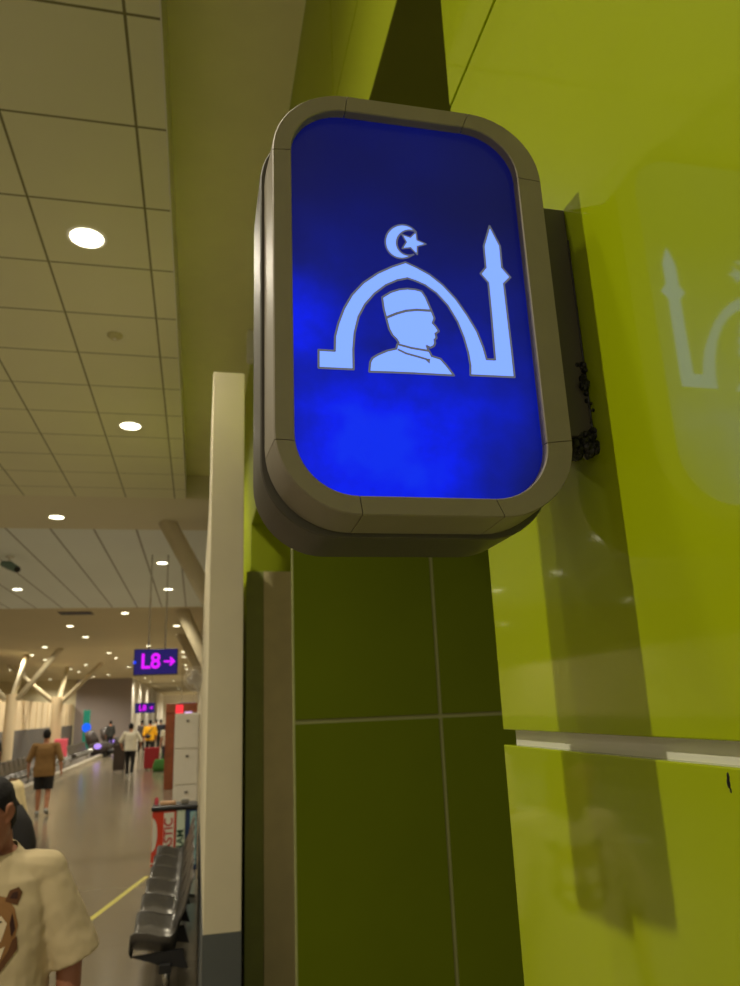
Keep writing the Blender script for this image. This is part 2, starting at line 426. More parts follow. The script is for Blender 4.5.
bpn = N.new('ShaderNodeBump'); n2 = N.new('ShaderNodeTexNoise'); n2.inputs['Scale'].default_value = 260; L.new(tc.outputs['Object'], n2.inputs['Vector'])
bpn.inputs['Strength'].default_value = .1; bpn.inputs['Distance'].default_value = .002; L.new(n2.outputs['Fac'], bpn.inputs['Height']); L.new(bpn.outputs[0], b.inputs['Coat Normal'])
bm = bmesh.new(); PY = SY+.0105
vs = [bm.verts.new((p[0], PY, Z(p[1]))) for p in rrect(gx0-.004, gx1+.004, gz0-.004, gz1+.004, .062)]; bm.faces.new(vs)
r_ = bmesh.ops.extrude_face_region(bm, geom=bm.faces[:]); bmesh.ops.translate(bm, verts=[v for v in r_['geom'] if isinstance(v, bmesh.types.BMVert)], vec=(0, .002, 0))
move_rel(bm); obj('lit_panel', bm, PANEL, sgn)

# emblem: cut vinyl shapes with grey outlines
EMB = mat('emblem vinyl', srgb(40, 50, 80), .6, var=.01, spec=.1, emit=srgb(132, 172, 255), es=1.0); EMB.node_tree.nodes['Principled BSDF'].inputs['Emission Color'].default_value = (.29, .51, 1.7, 1)
OUT = mat('emblem outline', srgb(96, 100, 116), .5, emit=srgb(104, 108, 124), es=.7)
EY = PY-.0008
def px(pts, ox, oy, s): return [at_y(ox+x/s, oy+y/s, EY) for x, y in pts]
def decal(name, pts, inset=.0022):
    bm = bmesh.new(); f = bm.faces.new([bm.verts.new(p) for p in pts])
    if f.normal.y > 0: f.normal_flip()
    f.normal_update()
    bmesh.ops.triangulate(bm, faces=bm.faces[:])
    ee = bmesh.ops.extrude_face_region(bm, geom=bm.faces[:])
    bmesh.ops.translate(bm, verts=[v for v in ee['geom'] if isinstance(v, bmesh.types.BMVert)], vec=(0, -.0003, 0))
    n0 = len(bm.faces)
    stroke(bm, list(pts)+[pts[0]], inset, EY-.0005)
    bm.faces.ensure_lookup_table()
    for q in bm.faces[n0:]: q.material_index = 1
    move_rel(bm); return obj(name, bm, None, sgn, mats=[EMB, OUT])
def stroke(bm, pts, w, y):
    for i in range(len(pts)-1):
        a, b = pts[i], pts[i+1]; d = (b-a).normalized(); s = Vector((d.z, 0, -d.x))*(w/2); e = d*(w*.25)
        q = [a-s-e, a+s-e, b+s+e, b-s+e]; q = [Vector((v.x, y, v.z)) for v in q]
        if (q[1]-q[0]).cross(q[2]-q[0]).y > 0: q.reverse()
        bm.faces.new([bm.verts.new(v) for v in q])
arch = [(57, 432), (107, 435), (108, 390), (118, 350), (135, 305), (160, 262), (195, 225), (240, 195), (285, 175), (325, 162), (360, 178), (400, 200), (440, 232), (480, 275), (515, 325), (545, 375), (565, 425), (575, 461), (601, 462), (590, 330), (580, 225), (556, 197), (572, 178), (566, 112), (584, 50), (616, 112), (622, 178), (648, 208), (628, 228), (640, 330), (653, 440), (661, 516), (525, 510), (525, 480), (518, 440), (505, 395), (485, 345), (455, 295), (420, 257), (385, 232), (355, 219), (331, 211), (300, 217), (265, 232), (230, 258), (200, 292), (180, 330), (168, 380), (164, 430), (165, 492), (57, 487)]
decal('mosque_arch', px(arch, 300, 210, 3.083))
cres = []
for k in range(37):
    a = math.radians(-46 - (360-92-8)*k/36)
    cres.append((345+138*math.cos(a), 180+138*math.sin(a)))
inn = []
for k in range(29):
    a = math.radians(68 + (360-125)*k/28)
    inn.append((404+103*math.cos(a), 189+103*math.sin(a)))
decal('crescent', px(cres+inn, 360, 220, 8.222), .0019)
tips = [(343, 120), (460, 98), (543, 200), (470, 287), (345, 237)]; cen = (425, 190); st = []
for i, t_ in enumerate(tips):
    n_ = tips[(i+1) % 5]; st.append(t_); m_ = ((t_[0]+n_[0])/2, (t_[1]+n_[1])/2); st.append((cen[0]+(m_[0]-cen[0])*.56, cen[1]+(m_[1]-cen[1])*.56))
decal('star', px(st, 360, 220, 8.222), .0016)
head = [(163, 130), (225, 92), (290, 72), (350, 66), (410, 72), (455, 85), (485, 130), (515, 200), (530, 235), (550, 285), (537, 320), (560, 345), (582, 380), (557, 400), (565, 430), (550, 445), (555, 470), (545, 490), (520, 503), (493, 488), (500, 510), (518, 540), (530, 565), (595, 585), (640, 635), (695, 708), (560, 701), (400, 692), (240, 685), (68, 680), (75, 610), (90, 580), (130, 555), (200, 525), (268, 510), (275, 480), (285, 465), (270, 440), (240, 410), (215, 365), (195, 290), (175, 215)]
hd = decal('praying_figure', px(head, 360, 280, 7.4))
bm = bmesh.new(); yy = EY-.0006
stroke(bm, px([(195, 280), (235, 264), (270, 250), (340, 230), (420, 223), (520, 229)], 360, 280, 7.4), .0028, yy)
move_rel(bm); obj('cap_line', bm, OUT, sgn); bm = bmesh.new()
stroke(bm, px([(288, 480), (380, 505), (510, 527)], 360, 280, 7.4), .0024, yy)
move_rel(bm); obj('collar_line', bm, OUT, sgn); bm = bmesh.new()
stroke(bm, px([(283, 517), (340, 545), (430, 570), (490, 588)], 360, 280, 7.4), .0022, yy)
bm.faces.new([bm.verts.new(Vector((p.x, yy, p.z))) for p in px([(472, 582), (518, 585), (514, 622)], 360, 280, 7.4)])
move_rel(bm); obj('collar_line', bm, OUT, sgn)
# wall arm and black sealant
bm = bmesh.new(); box(bm, .3555, R_-.0004, SY+.034, SY+.11, Z(.262), Z(.541), .002); move_rel(bm); arm = obj('wall_arm', bm, mat('dark taupe arm', srgb(84, 80, 66), .5, metal=.2), sgn)
bm = bmesh.new()
for k in range(90):
    if k < 60: zz = random.uniform(.243, .268); xx = R_-.001-random.random()*.026*(1 if zz < .262 else .5); r_s = random.uniform(.003, .0065)
    elif k < 78: zz = random.uniform(.315, .345); xx = R_-random.random()*.011; r_s = random.uniform(.0025, .005)
    else: zz = random.uniform(.26, .32); xx = R_-random.random()*.005; r_s = random.uniform(.0015, .003)
    ellipsoid(bm, (xx, SY+.034+random.uniform(-.006, .010), Z(zz)), (r_s, r_s, r_s*random.uniform(.7, 1.4)), 7, 5)
tube(bm, [(R_-.001, SY+.034, Z(z)) for z in (.25, .3, .35, .4, .45, .50)], .0012, 6)
move_rel(bm); obj('black_sealant', bm, BLACK, sgn)

# ================================================================== DOWNLIGHTS
lanes = {
    'right-hand': (-.69, [4.02, 7.06, 14.1, 17.2, 24.5, 27.4, 35.1, 38.2, 44.6, 48.6, 56.1]),
    'second from right': (-1.96, [10.7, 21.2, 31.6, 65.4, 77, 86]),
    'third from right': (-3.8, [17.1, 24.1, 27.5, 34.7, 37.8, 45, 58.9, 66, 75]),
    'fourth from right': (-5.75, [31.1, 42.3, 52.9]),
    'fifth from right': (-6.95, [34.8, 37.9, 45.4, 48.5, 55]),
    'leftmost': (-9.9, [44.7, 47.8, 56.2])}
ordn = ['nearest', 'second nearest', 'third nearest', 'fourth nearest', 'fifth nearest', 'sixth nearest', 'seventh nearest', 'eighth nearest', 'ninth nearest', 'tenth nearest', 'farthest']
GLOW = 'recessed downlights in the ceiling'
dl = thing('downlight', 'x', 'ceiling light', (0, 0, Z(H)), 0, GLOW)
bm = bmesh.new(); lathe(bm, [(.092, .0), (.092, -.004), (.108, -.006), (.112, -.003), (.112, 0)], seg=32); obj('trim_ring', bm, mat('white lamp trim with lens glow', srgb(236, 232, 214), .5, emit=(1, .9, .62, 1), es=.12), dl, True)  # glow of the lens on the ring is put in as faint emission
bm = bmesh.new(); lathe(bm, [(.0, -.0052), (.092, -.0052), (.092, -.002), (0, -.002)], seg=32); obj('lens', bm, LENS, dl)
SPOTS = []
def spot(x, y, e, soft=.06, blend=.8, ang=150, col=(1, .91, .72)):
    l = bpy.data.lights.new('lamp', 'SPOT'); l.energy = e; l.spot_size = math.radians(ang); l.spot_blend = blend; l.color = col; l.shadow_soft_size = soft
    o = bpy.data.objects.new('lamp', l); C.objects.link(o); o.location = (x, y, Z(H)-.03); return o
first = True
for nm, (x, ys) in lanes.items():
    for k, y in enumerate(ys):
        z = Z(H)+(.012 if 11.4 < y < 20.2 else 0)
        lab = f'lit round downlight, {ordn[k] if k < len(ys)-1 or len(ys) < 2 else "farthest"} in the {nm} ceiling lane'
        if first: dl.location = (x, y, z); dl['label'] = lab; first = False
        else: dup(dl, (x, y, z), None, lab)
        spot(x, y, 190 if y < 30 else 420)
# fixtures of the same ceiling behind and beside the camera; the far bare spots are added to brighten left wall and passage
for x, y, e in ((-.69, .97, 60), (-1.96, .60, 300), (-3.8, 3.6, 220), (-3.8, 10.6, 200), (-1.96, 5.4, 90), (-5.7, 6, 200), (-6.9, 20, 260), (-7.2, 27, 260), (-7.4, 34, 260), (-7.4, 41, 300), (-7.4, 50, 300), (1.0, 60, 500), (-1.9, 98, 900), (-2.2, 107, 900), (-.8, 107, 700), (-1.0, 20, 200), (-6.07, 11.6, 160), (-6.95, 15.1, 160), (-6.5, 17.6, 160), (-11.4, 19.6, 200), (-10, 25.6, 200), (1.45, -2.7, 30)):
    if y < 18 or x < -9: dup(dl, (x, y, Z(H)), None, 'lit round downlight outside the frame, over the near hall')
    spot(x, y, e, soft=.03 if y == .60 else .06)

# ================================================================== CEILING BITS
sd = thing('smoke_detector', 'small round pale smoke detector on the tiled ceiling between the two nearest downlights', 'smoke detector', tuple(at_h(115, 335, Z(H))))
bm = bmesh.new(); lathe(bm, [(.055, 0), (.055, -.012), (.035, -.03), (0, -.032)], seg=20); obj('housing', bm, mat('aged white plastic', srgb(196, 190, 140), .6), sd, True)
bm = bmesh.new(); lathe(bm, [(.0, -.036), (.012, -.036), (.012, -.03), (0, -.03)], seg=12); obj('sensor_tip', bm, ALU, sd)
pv = at_h(76, 613, Z(H))
av = thing('air_vent', 'dark slot air vent in the warm ceiling beyond the cool panels', 'vent', tuple(pv))
bx('frame', mat('bronze vent frame', srgb(96, 82, 58), .6), -.42, .42, -.32, .32, -.012, -.0005, av)
bm = bmesh.new()
for k in range(5): box(bm, -.36, .36, -.26+.11*k, -.2+.11*k, -.02, -.0125)
obj('slats', bm, BLACKPL, av)
# ceiling speaker / camera at far left
pc = at_h(10, 556, Z(H)+.012)
cc = thing('dome_camera', 'small teal and grey camera hanging from the cool ceiling at far left', 'camera', tuple(pc))
bm = bmesh.new(); lathe(bm, [(.07, 0), (.07, -.03), (.02, -.04), (.02, -.10), (0, -.10)], seg=16); obj('mount', bm, ALU, cc, True)
bm = bmesh.new(); tube(bm, [(-.12, .06, -.12), (.0, 0, -.16), (.14, -.08, -.24)], .06, 12, [.05, .075, .06]); obj('camera_body', bm, mat('teal grey plastic', srgb(104, 130, 122), .4), cc, 'auto')
bm = bmesh.new(); tube(bm, [(.135, -.077, -.237), (.17, -.097, -.255)], .05, 12); obj('lens_glass', bm, BLACKPL, cc)
# white wall fitting peeping out behind the sign
pw = at_x(249, 350, R_)
wf = thing('wall_speaker', 'small white wall fitting peeping out left of the sign above the cream wall', 'speaker', (R_-.004, 5.3, Z(2.72)))
bm = bmesh.new(); box(bm, -.085, -.02, -.05, .05, -.13, .13, .02); obj('housing', bm, WHITEPL, wf, 'auto')
bx('bracket', ALU, -.03, 0, -.02, .02, -.05, .05, wf)

# ================================================================== HANGING SIGNS
def text(name, body, size, m, parent, loc, rot, extrude=.002, align='CENTER', sx=1):
    cu = bpy.data.curves.new(name, 'FONT'); cu.body = body; cu.size = size; cu.extrude = extrude; cu.align_x = align; cu.align_y = 'CENTER'; cu.offset = size*.018
    o = bpy.data.objects.new(name, cu); C.objects.link(o)
    dg = bpy.context.evaluated_depsgraph_get(); dg.update()
    me = bpy.data.meshes.new_from_object(o.evaluated_get(dg)); bpy.data.objects.remove(o)
    o = bpy.data.objects.new(name, me); C.objects.link(o); me.materials.clear(); me.materials.append(m)
    o.location = loc; o.rotation_euler = rot; o.scale = (sx, 1, 1); o.parent = parent
    return o
MAG = emitter('magenta letters', srgb(226, 30, 255), 1.3)
NAVYLIT = mat('navy lit panel', srgb(20, 20, 80), .3, emit=srgb(28, 16, 104), es=.8)
NAVYCASE = mat('navy casing', srgb(24, 26, 66), .4)
BLUEDOT = emitter('blue lamp spot', srgb(30, 70, 255), 1.4)
def hanging_sign(loc, w, h, rods, label, rich=True, textbody='L8'):
    s = thing('hanging_sign', label, 'sign', loc)
    bm = bmesh.new(); box(bm, -w/2, w/2, -.05, .05, 0, h, .012); obj('casing', bm, NAVYCASE, s)
    bx('lit_face', NAVYLIT, -w/2+.015, w/2-.015, -.054, -.05, .015, h-.015, s)
    text('lettering', textbody, h*.80, MAG, s, (-w*.12, -.056, h*.5), (PI/2, 0, 0), sx=.95)
    bm = bmesh.new(); cx = w*.30; a = h*.17
    box(bm, cx-a*1.15, cx+a*.8, -.058, -.0545, h*.5-.016, h*.5+.016)
    for sgn_ in (1, -1):
        d = Vector((a*.95, 0, 0)); p = Vector((cx+a*1.05, -.0563, h*.5)); q = p+Vector((-a*.85, 0, sgn_*a*.9)); n = (q-p).normalized(); sd_ = Vector((n.z, 0, -n.x))*.017
        vv = [p-n*.012-sd_, p-n*.012+sd_, q+sd_, q-sd_]
        bot = [bm.verts.new(v+Vector((0, -.0018, 0))) for v in vv]; top = [bm.verts.new(v+Vector((0, .0018, 0))) for v in vv]
        bm.faces.new(bot); bm.faces.new(top[::-1])
        for k in range(4): bm.faces.new((bot[k], bot[(k+1) % 4], top[(k+1) % 4], top[k]))
    obj('arrow', bm, MAG, s)
    for rx in rods:
        bm = bmesh.new(); tube(bm, [(rx, 0, h), (rx, 0, Z(H)-loc[2])], .012, 10); obj('hanging_rod', bm, CHROME, s, True)
    return s
hs = hanging_sign((-.692, 13.3, Z(.655)), .715, .43, (-.13, .14), 'large navy L8 sign with magenta letters and arrow hanging on two rods')
bm = bmesh.new(); ellipsoid(bm, (-.335, -.045, .21), (.028, .015, .028), 12, 8); obj('blue_glow', bm, BLUEDOT, hs, True)
p = at_y(145, 708, 42); hanging_sign((p.x, 42, p.z-.25), 1.0, .5, (-.3, .3), 'small purple lit sign hanging far down the hall above the yellow shirt')
p = at_y(187.5, 707, 40); hanging_sign((p.x, 40, p.z-.2), .8, .42, (-.3, .3), 'small purple lit sign far away above the brown wooden kiosk')

# ================================================================== LEANING COLUMNS
COLM = mat('beige column paint', srgb(196, 184, 152), .6, var=.03)
def leaning(pa, pb, r, label):
    pa, pb = Vector(pa), Vector(pb)
    t = thing('leaning_column', label, 'column', tuple(pa)); bm = bmesh.new()
    tube(bm, [(0, 0, 0), pb-pa], r, 20); obj('shaft', bm, COLM, t, 'auto')
    bm = bmesh.new(); lathe(bm, [(r*1.5, 0), (r*1.5, .03), (r*1.05, .05)], seg=20); obj('base_plate', bm, COLM, t)
    return t
def lean_at(u0, v0, u1, v1, y, r, label):                      # from its head on the ceiling down to the floor, through a second sighted point
    a = at_y(u0, v0, y); b = at_y(u1, v1, y); k = (0-a.z)/(b.z-a.z); foot = a+(b-a)*k
    k2 = (Z(H)+.02-a.z)/(b.z-a.z); top = a+(b-a)*k2
    return leaning(foot, top, r, label)
lean_at(166, 520, 203, 588, 10.9, .125, 'thick beige slanted column nearest to the cream wall, left of its top')
lean_at(181, 608, 200, 648, 20.6, .17, 'beige slanted column, second along the cream wall, right of the large L8 sign')
lean_at(184, 640, 199, 668, 27, .17, 'beige slanted column farthest along the cream wall, beyond the large L8 sign')
def vtree(u, vtop, y, label, spread=1.7, tr=.25):
    b = at_y(u, vtop, y); t = thing('forked_column', label, 'column', (b.x, y, 0))
    bm = bmesh.new(); tube(bm, [(0, 0, 0), (0, 0, b.z)], tr, 18); obj('trunk', bm, CURT, t, 'auto')
    for dx, dy in ((-spread, -1.2), (spread, -1.2), (.15, 1.5)):
        bm = bmesh.new(); tube(bm, [(dx*.12, 0, b.z-.2), (dx, dy, Z(H)+.01)], .11, 14); obj('branch', bm, COLM, t, 'auto')
    return t
vtree(12, 694, 33, 'forked beige column at the far left edge with arms spreading to the ceiling', 1.9, .2)
vtree(58, 697, 42, 'forked beige column in front of the pleated cream wall, second from left', 2.2, .27)

# ================================================================== STEEL SEATS (right)
SEATZ = .42
def seat_shell(bm, y0, y1):
    prof = [(-.385, SEATZ-.06), (-.40, SEATZ-.035), (-.395, SEATZ-.005), (-.37, SEATZ+.014), (-.29, SEATZ+.006), (-.21, SEATZ-.02), (-.14, SEATZ-.028), (-.105, SEATZ-.005), (-.085, SEATZ+.06), (-.045, SEATZ+.2), (-.005, SEATZ+.36), (.015, SEATZ+.41)]
    n = 9; V = []
    for i, (x, z) in enumerate(prof):
        row = []
        for k in range(n):
            u = k/(n-1)*2-1; y = (y0+y1)/2+u*(y1-y0)/2
            dip = -.075*(1-abs(u)**3) if 2 < i < 8 else -.02*(1-u**4) if i == 2 else 0
            rise = .075*(abs(u)**5) if 2 <= i < 9 else 0
            row.append(Vector((x+(-.012*(1-u*u) if i > 8 else 0), y, z+dip+rise)))
        V.append(row)
    F_ = [[bm.verts.new(p) for p in r] for r in V]
    B_ = [[bm.verts.new(p+Vector((.006, 0, -.008))) for p in r] for r in V]
    for i in range(len(V)-1):
        for k in range(n-1):
            bm.faces.new((F_[i][k], F_[i][k+1], F_[i+1][k+1], F_[i+1][k])); bm.faces.new((B_[i][k], B_[i+1][k], B_[i+1][k+1], B_[i][k+1]))
        for k in (0, n-1): bm.faces.new((F_[i][k], F_[i+1][k], B_[i+1][k], B_[i][k]))
    for i in (0, len(V)-1):
        for k in range(n-1): bm.faces.new((F_[i][k], F_[i][k+1], B_[i][k+1], B_[i][k]))
def seat_row(loc, rz, n, pitch, label, seatm=DARKSTEEL, group=None):
    t = thing('beam_seating', label, 'seat row', loc, rz, group)
    for k in range(n):
        bm = bmesh.new(); y0 = k*pitch+.02; seat_shell(bm, y0, y0+pitch-.045); obj('seat', bm, seatm, t, True)
        if n < 7:
            bm = bmesh.new()
            vs = [(x, y, z) for y in (y0+.006, y0+.03) for x, z in ((-.385, SEATZ-.06), (-.05, SEATZ-.04), (-.01, SEATZ-.16), (-.18, SEATZ-.13))]
            q = [bm.verts.new(v) for v in vs]
            bm.faces.new(q[:4]); bm.faces.new(q[4:][::-1])
            for i in range(4): bm.faces.new((q[i], q[(i+1) % 4], q[4+(i+1) % 4], q[4+i]))
            obj('seat_bracket', bm, BLACKPL, t)
    bm = bmesh.new(); box(bm, -.20, -.12, 0, n*pitch, SEATZ-.175, SEATZ-.115, .005); obj('beam', bm, BLACKPL, t)
    for y in (pitch*.5, pitch*(n-.5)):
        bm = bmesh.new(); tube(bm, [(-.16, y, SEATZ-.17), (-.16, y, .04)], .028, 12); lg = obj('leg', bm, CHROME, t, True)
        bm = bmesh.new(); tube(bm, [(-.36, y, .018), (-.16, y, .045), (.03, y, .018)], .02, 10); obj('foot', bm, CHROME, lg, True)
    return t
seat_row((-.01, 5.82, 0), 0, 6, .6, 'row of six dark perforated steel seats against the cream wall')
names = ['nearest', 'second nearest', 'third nearest', 'farthest']
sr = None
for k in range(4):
    y = 14.5+k*6.6
    lab = f'{names[k]} row of dark steel seats along the left side of the hall'
    if sr is None: sr = seat_row((-5.2, y+5.4, .012), PI, 9, .6, lab, group='seat rows on the left side')
    else: dup(sr, (-5.2, y+5.4, .012), PI, lab)

# ================================================================== RECYCLING BINS, LOCKERS, KIOSK
BY = 10.7
def recycle_bin(x0, x1, body, label, build):
    t = thing('recycling_bin', label, 'bin', ((x0+x1)/2, BY+.2, 0), 0, 'recycling bins')
    w = (x1-x0)/2
    bm = bmesh.new(); box(bm, -w, w, -.2, .2, 0, .715, .012); obj('body', bm, body, t)
    build(t, w); return t
TXR = mat('red lettering', srgb(190, 50, 48), .6)
def b_red(t, w):
    bx('white_label', WHITEPL, -w+.145, w-.025, -.206, -.199, .06, .695, t)
    text('lettering', 'PLASTIC', .15, TXR, t, (-w+.145+.064, -.208, .36), (PI/2, -PI/2, 0), sx=.98)
    bm = bmesh.new(); box(bm, -w+.0, -w+.135, -.205, -.199, .10, .115); obj('white_line', bm, WHITEPL, t)
    bm = bmesh.new(); vs = []
    for k in range(15):
        a = PI/2-PI*k/14; vs.append(bm.verts.new((-w+.004+.065*math.cos(a), -.2035, .44+.20*math.sin(a))))
    bm.faces.new(vs); obj('round_emblem', bm, WHITEPL, t)
def b_green(t, w):
    bx('pale_label', PALEGREEN, -w+.015, w-.02, -.206, -.199, .06, .695, t)
    text('lettering', 'ERAM', .12, GREEN, t, (0, -.208, .33), (PI/2, -PI/2, 0))
def b_blue(t, w):
    bx('pale_blue_label', SKYBLUE, -w+.06, w-.012, -.206, -.199, .06, .69, t)
recycle_bin(-.53, -.232, RED, 'red recycling bin with vertical PLASTIC label behind the steel seats', b_red)
recycle_bin(-.229, -.118, PALEGREEN, 'pale recycling bin with dark green lettering, middle of the three', b_green)
recycle_bin(-.117, .035, BLUE, 'dark blue recycling bin with pale label, nearest the cream wall', b_blue)
t = thing('bin_cover', 'black shared lid lying across the three recycling bins', 'lid', (-.235, BY+.2, .717))
bm = bmesh.new(); box(bm, -.31, .275, -.23, .23, 0, .06, .02); obj('lid_board', bm, BLACKPL, t)
def litter(u, v, w, h, m, name, label, cat):
    q = at_y(u, v, BY+.1); bm = bmesh.new(); box(bm, -w/2, w/2, -w*.3, w*.3, 0, h, h*.25); return tag(_place(obj(name, bm, m, None, 'auto'), (q.x, BY+.1, .778)), label, cat)
def _place(o, loc): o.location = loc; return o
litter(156.5, 803, .05, .10, PINK, 'drink_carton', 'small pink carton standing on the left end of the black bin lid', 'carton')
litter(168, 803, .20, .045, mat('kraft card', srgb(206, 164, 128), .7), 'food_box', 'flat tan food box lying on the black bin lid', 'box')
litter(185, 803, .10, .06, mat('dull grey plastic', srgb(140, 136, 126), .5), 'plastic_tub', 'grey plastic tub on the bin lid near the cream wall', 'tub')

lk = thing('locker_cabinet', 'tall white cabinet with three stacked doors behind the recycling bins', 'cabinet', (-.145, 13.2, 0))
bm = bmesh.new(); box(bm, -.20, .19, -.2, .25, 0, 1.92, .006); obj('carcass', bm, WHITEPL, lk)
for z0, z1 in ((.06, .82), (.84, 1.36), (1.38, 1.9)):
    d = bx('door', WHITEPL, -.185, .175, -.222, -.203, z0, z1, lk, .004)
    bm = bmesh.new(); box(bm, -.02, .03, -.24, -.223, z1-.12, z1-.085, .004); obj('handle', bm, mat('grey metal pull', srgb(120, 118, 112), .4, metal=.5), d)
ks = thing('wooden_kiosk', 'red brown wooden portal frame kiosk behind the white cabinet', 'kiosk', (-.27, 22, 0))
for x in (-.42, .40):
    bx('post', WOOD, x-.14 if x < 0 else x-.06, x+.10 if x < 0 else x+.0, -.12, .4, 0, 1.95, ks, .01)
bx('top_beam', WOOD, -.56, .28, -.14, .42, 1.951, 2.2, ks, .01)
bx('back_panel', mat('kiosk back', srgb(150, 96, 66), .6), -.315, .27, .34, .39, .0, 1.95, ks)
bm = bmesh.new(); box(bm, -.30, -.10, -.16, -.141, 1.72, 2.16, .005); obj('red_lit_sign', bm, emitter('red lit acrylic', srgb(255, 60, 70), 1.1), ks)
bm = bmesh.new(); box(bm, -.06, .14, -.16, -.141, 1.80, 1.97, .005); obj('white_lit_sign', bm, emitter('violet white acrylic', srgb(240, 200, 255), 1.1), ks)

# white globe-like wall fan by the far wall top
q = at_y(193, 679, 24)
fn = thing('wall_fan', 'white round wall fan above the wooden kiosk', 'fan', (q.x+.1, 24, q.z))
bm = bmesh.new(); M = []
for a in range(3):
    rr = [.36, .27, .15][a]; pts = [(rr*math.cos(2*PI*k/24), -.06+.02*a, rr*math.sin(2*PI*k/24)) for k in range(25)]; tube(bm, pts, .014, 6)
for k in range(12):
    a = 2*PI*k/12; tube(bm, [(0, -.05, 0), (.36*math.cos(a), -.06, .36*math.sin(a))], .008, 5)
obj('guard', bm, WHITEPL, fn)
bm = bmesh.new()
for k in range(4):
    a = 2*PI*k/4+.3; ellipsoid(bm, (.17*math.cos(a), 0, .17*math.sin(a)), (.13, .012, .13), 12, 8)
obj('blades', bm, WHITEPL, fn, True)
bm = bmesh.new(); tube(bm, [(0, .02, 0), (0, .22, 0)], .09, 14); tube(bm, [(0, .2, 0), (.05, .2, -.3), (.12, .2, -.75), (.12, .2, Z(.55)-q.z+.0)], .03, 8); obj('motor', bm, WHITEPL, fn)

# ================================================================== FAR LEFT DISPLAYS AND CHAIRS
p = at_y(87, 723, 46)
kp = thing('charging_kiosk', 'teal upright display panel with a glowing blue disc at the left wall', 'display', (p.x, 46, 0))
bm = bmesh.new(); box(bm, -.20, .16, -.08, .08, 0, 2.35, .02); obj('panel', bm, mat('teal panel', srgb(30, 130, 112), .4, emit=srgb(10, 110, 90), es=.25), kp)
bm = bmesh.new(); tube(bm, [(.0, -.13, 1.42), (0, -.081, 1.42)], .24, 24); obj('blue_disc', bm, emitter('blue disc light', srgb(30, 100, 255), 1.1), kp)
PURP = emitter('lavender light strip', srgb(186, 150, 255), 1.1)
def massage_chair(loc, rz, s, label):
    t = thing('massage_chair', label, 'massage chair', loc, rz); t.scale = (s, s, s)
    bm = bmesh.new()
    for sx in (-.34, .34): ellipsoid(bm, (sx, 0, .42), (.10, .48, .26), 14, 10)
    obj('arm_shell', bm, CHAIRDARK, t, True)
    bm = bmesh.new(); box(bm, -.26, .26, -.3, .45, .2, .48, .06); obj('seat', bm, CHAIRDARK, t, True)
    bm = bmesh.new(); tube(bm, [(0, -.25, .4), (0, -.5, .85), (0, -.66, 1.2)], .27, 14, [.27, .3, .2]); obj('backrest', bm, CHAIRDARK, t, True)
    bm = bmesh.new(); box(bm, -.24, .24, .42, .9, .12, .34, .06); obj('leg_rest', bm, BLACKPL, t, True)
    bm = bmesh.new(); box(bm, -.3, .3, -.4, .4, .0, .2, .03); obj('base', bm, BLACKPL, t)
    bm = bmesh.new()
    for sx in (-.455, .455): ellipsoid(bm, (sx, .05, .5), (.02, .2, .13), 12, 8)
    obj('light_strip', bm, PURP, t, True)
    return t
p = at_y(101, 744, 42); massage_chair((p.x, 42, .012), -1.9, 1.05, 'dark massage chair with lavender glowing sides, nearer of the two')
p = at_y(112, 739, 50); massage_chair((p.x+.1, 50, .012), -1.9, 1.05, 'dark massage chair with lavender glowing sides, farther of the two')
p = at_y(61, 744, 41)
su = thing('suitcase', 'pink suitcase standing behind the seats right of the man in brown', 'suitcase', (p.x, 41, .012))
bm = bmesh.new(); box(bm, -.3, .3, -.15, .15, .05, .98, .05); obj('shell', bm, PINK, su, 'auto')
for x in (-.2, .2):
    bm = bmesh.new(); tube(bm, [(x-.02, 0, .03), (x+.02, 0, .03)], .03, 10); obj('wheel', bm, BLACKPL, su)
bm = bmesh.new(); tube(bm, [(-.1, 0, .97), (-.1, 0, 1.2), (.1, 0, 1.2), (.1, 0, .97)], .012, 8); obj('handle', bm, CHROME, su)

# ================================================================== PEOPLE
def hand(bm, wrist, d, palm_n, thumb, sc=1.0):
    """Palm, four unequal bent fingers and a side thumb; d points along the hand."""
    d = Vector(d).normalized(); n = Vector(palm_n); n = (n-d*n.dot(d)).normalized(); s = Vector(thumb); s = (s-d*s.dot(d)-n*s.dot(n)).normalized()
    w = Vector(wrist)
    for k in (-.026, -.009, .009, .026): capsule(bm, w+d*.015*sc+s*k*.7*sc, w+d*.085*sc+s*k*sc, .016*sc, .013*sc, 10)
    for k, l in ((.028, .068), (.0095, .078), (-.0095, .072), (-.027, .056)):
        a = w+d*.088*sc+s*k*sc; b = a+(d*.85+n*.35)*l*.5*sc; c_ = b+(d*.5+n*.75)*l*.5*sc
        capsule(bm, a, b, .0095*sc, .009*sc, 8); capsule(bm, b, c_, .009*sc, .0075*sc, 8)
    a = w+d*.03*sc+s*.028*sc; b = a+(d*.6+s*.7+n*.25)*.04*sc; c_ = b+(d*.9+n*.3)*.032*sc
    capsule(bm, a, b, .0125*sc, .0105*sc, 8); capsule(bm, b, c_, .0105*sc, .0085*sc, 8)

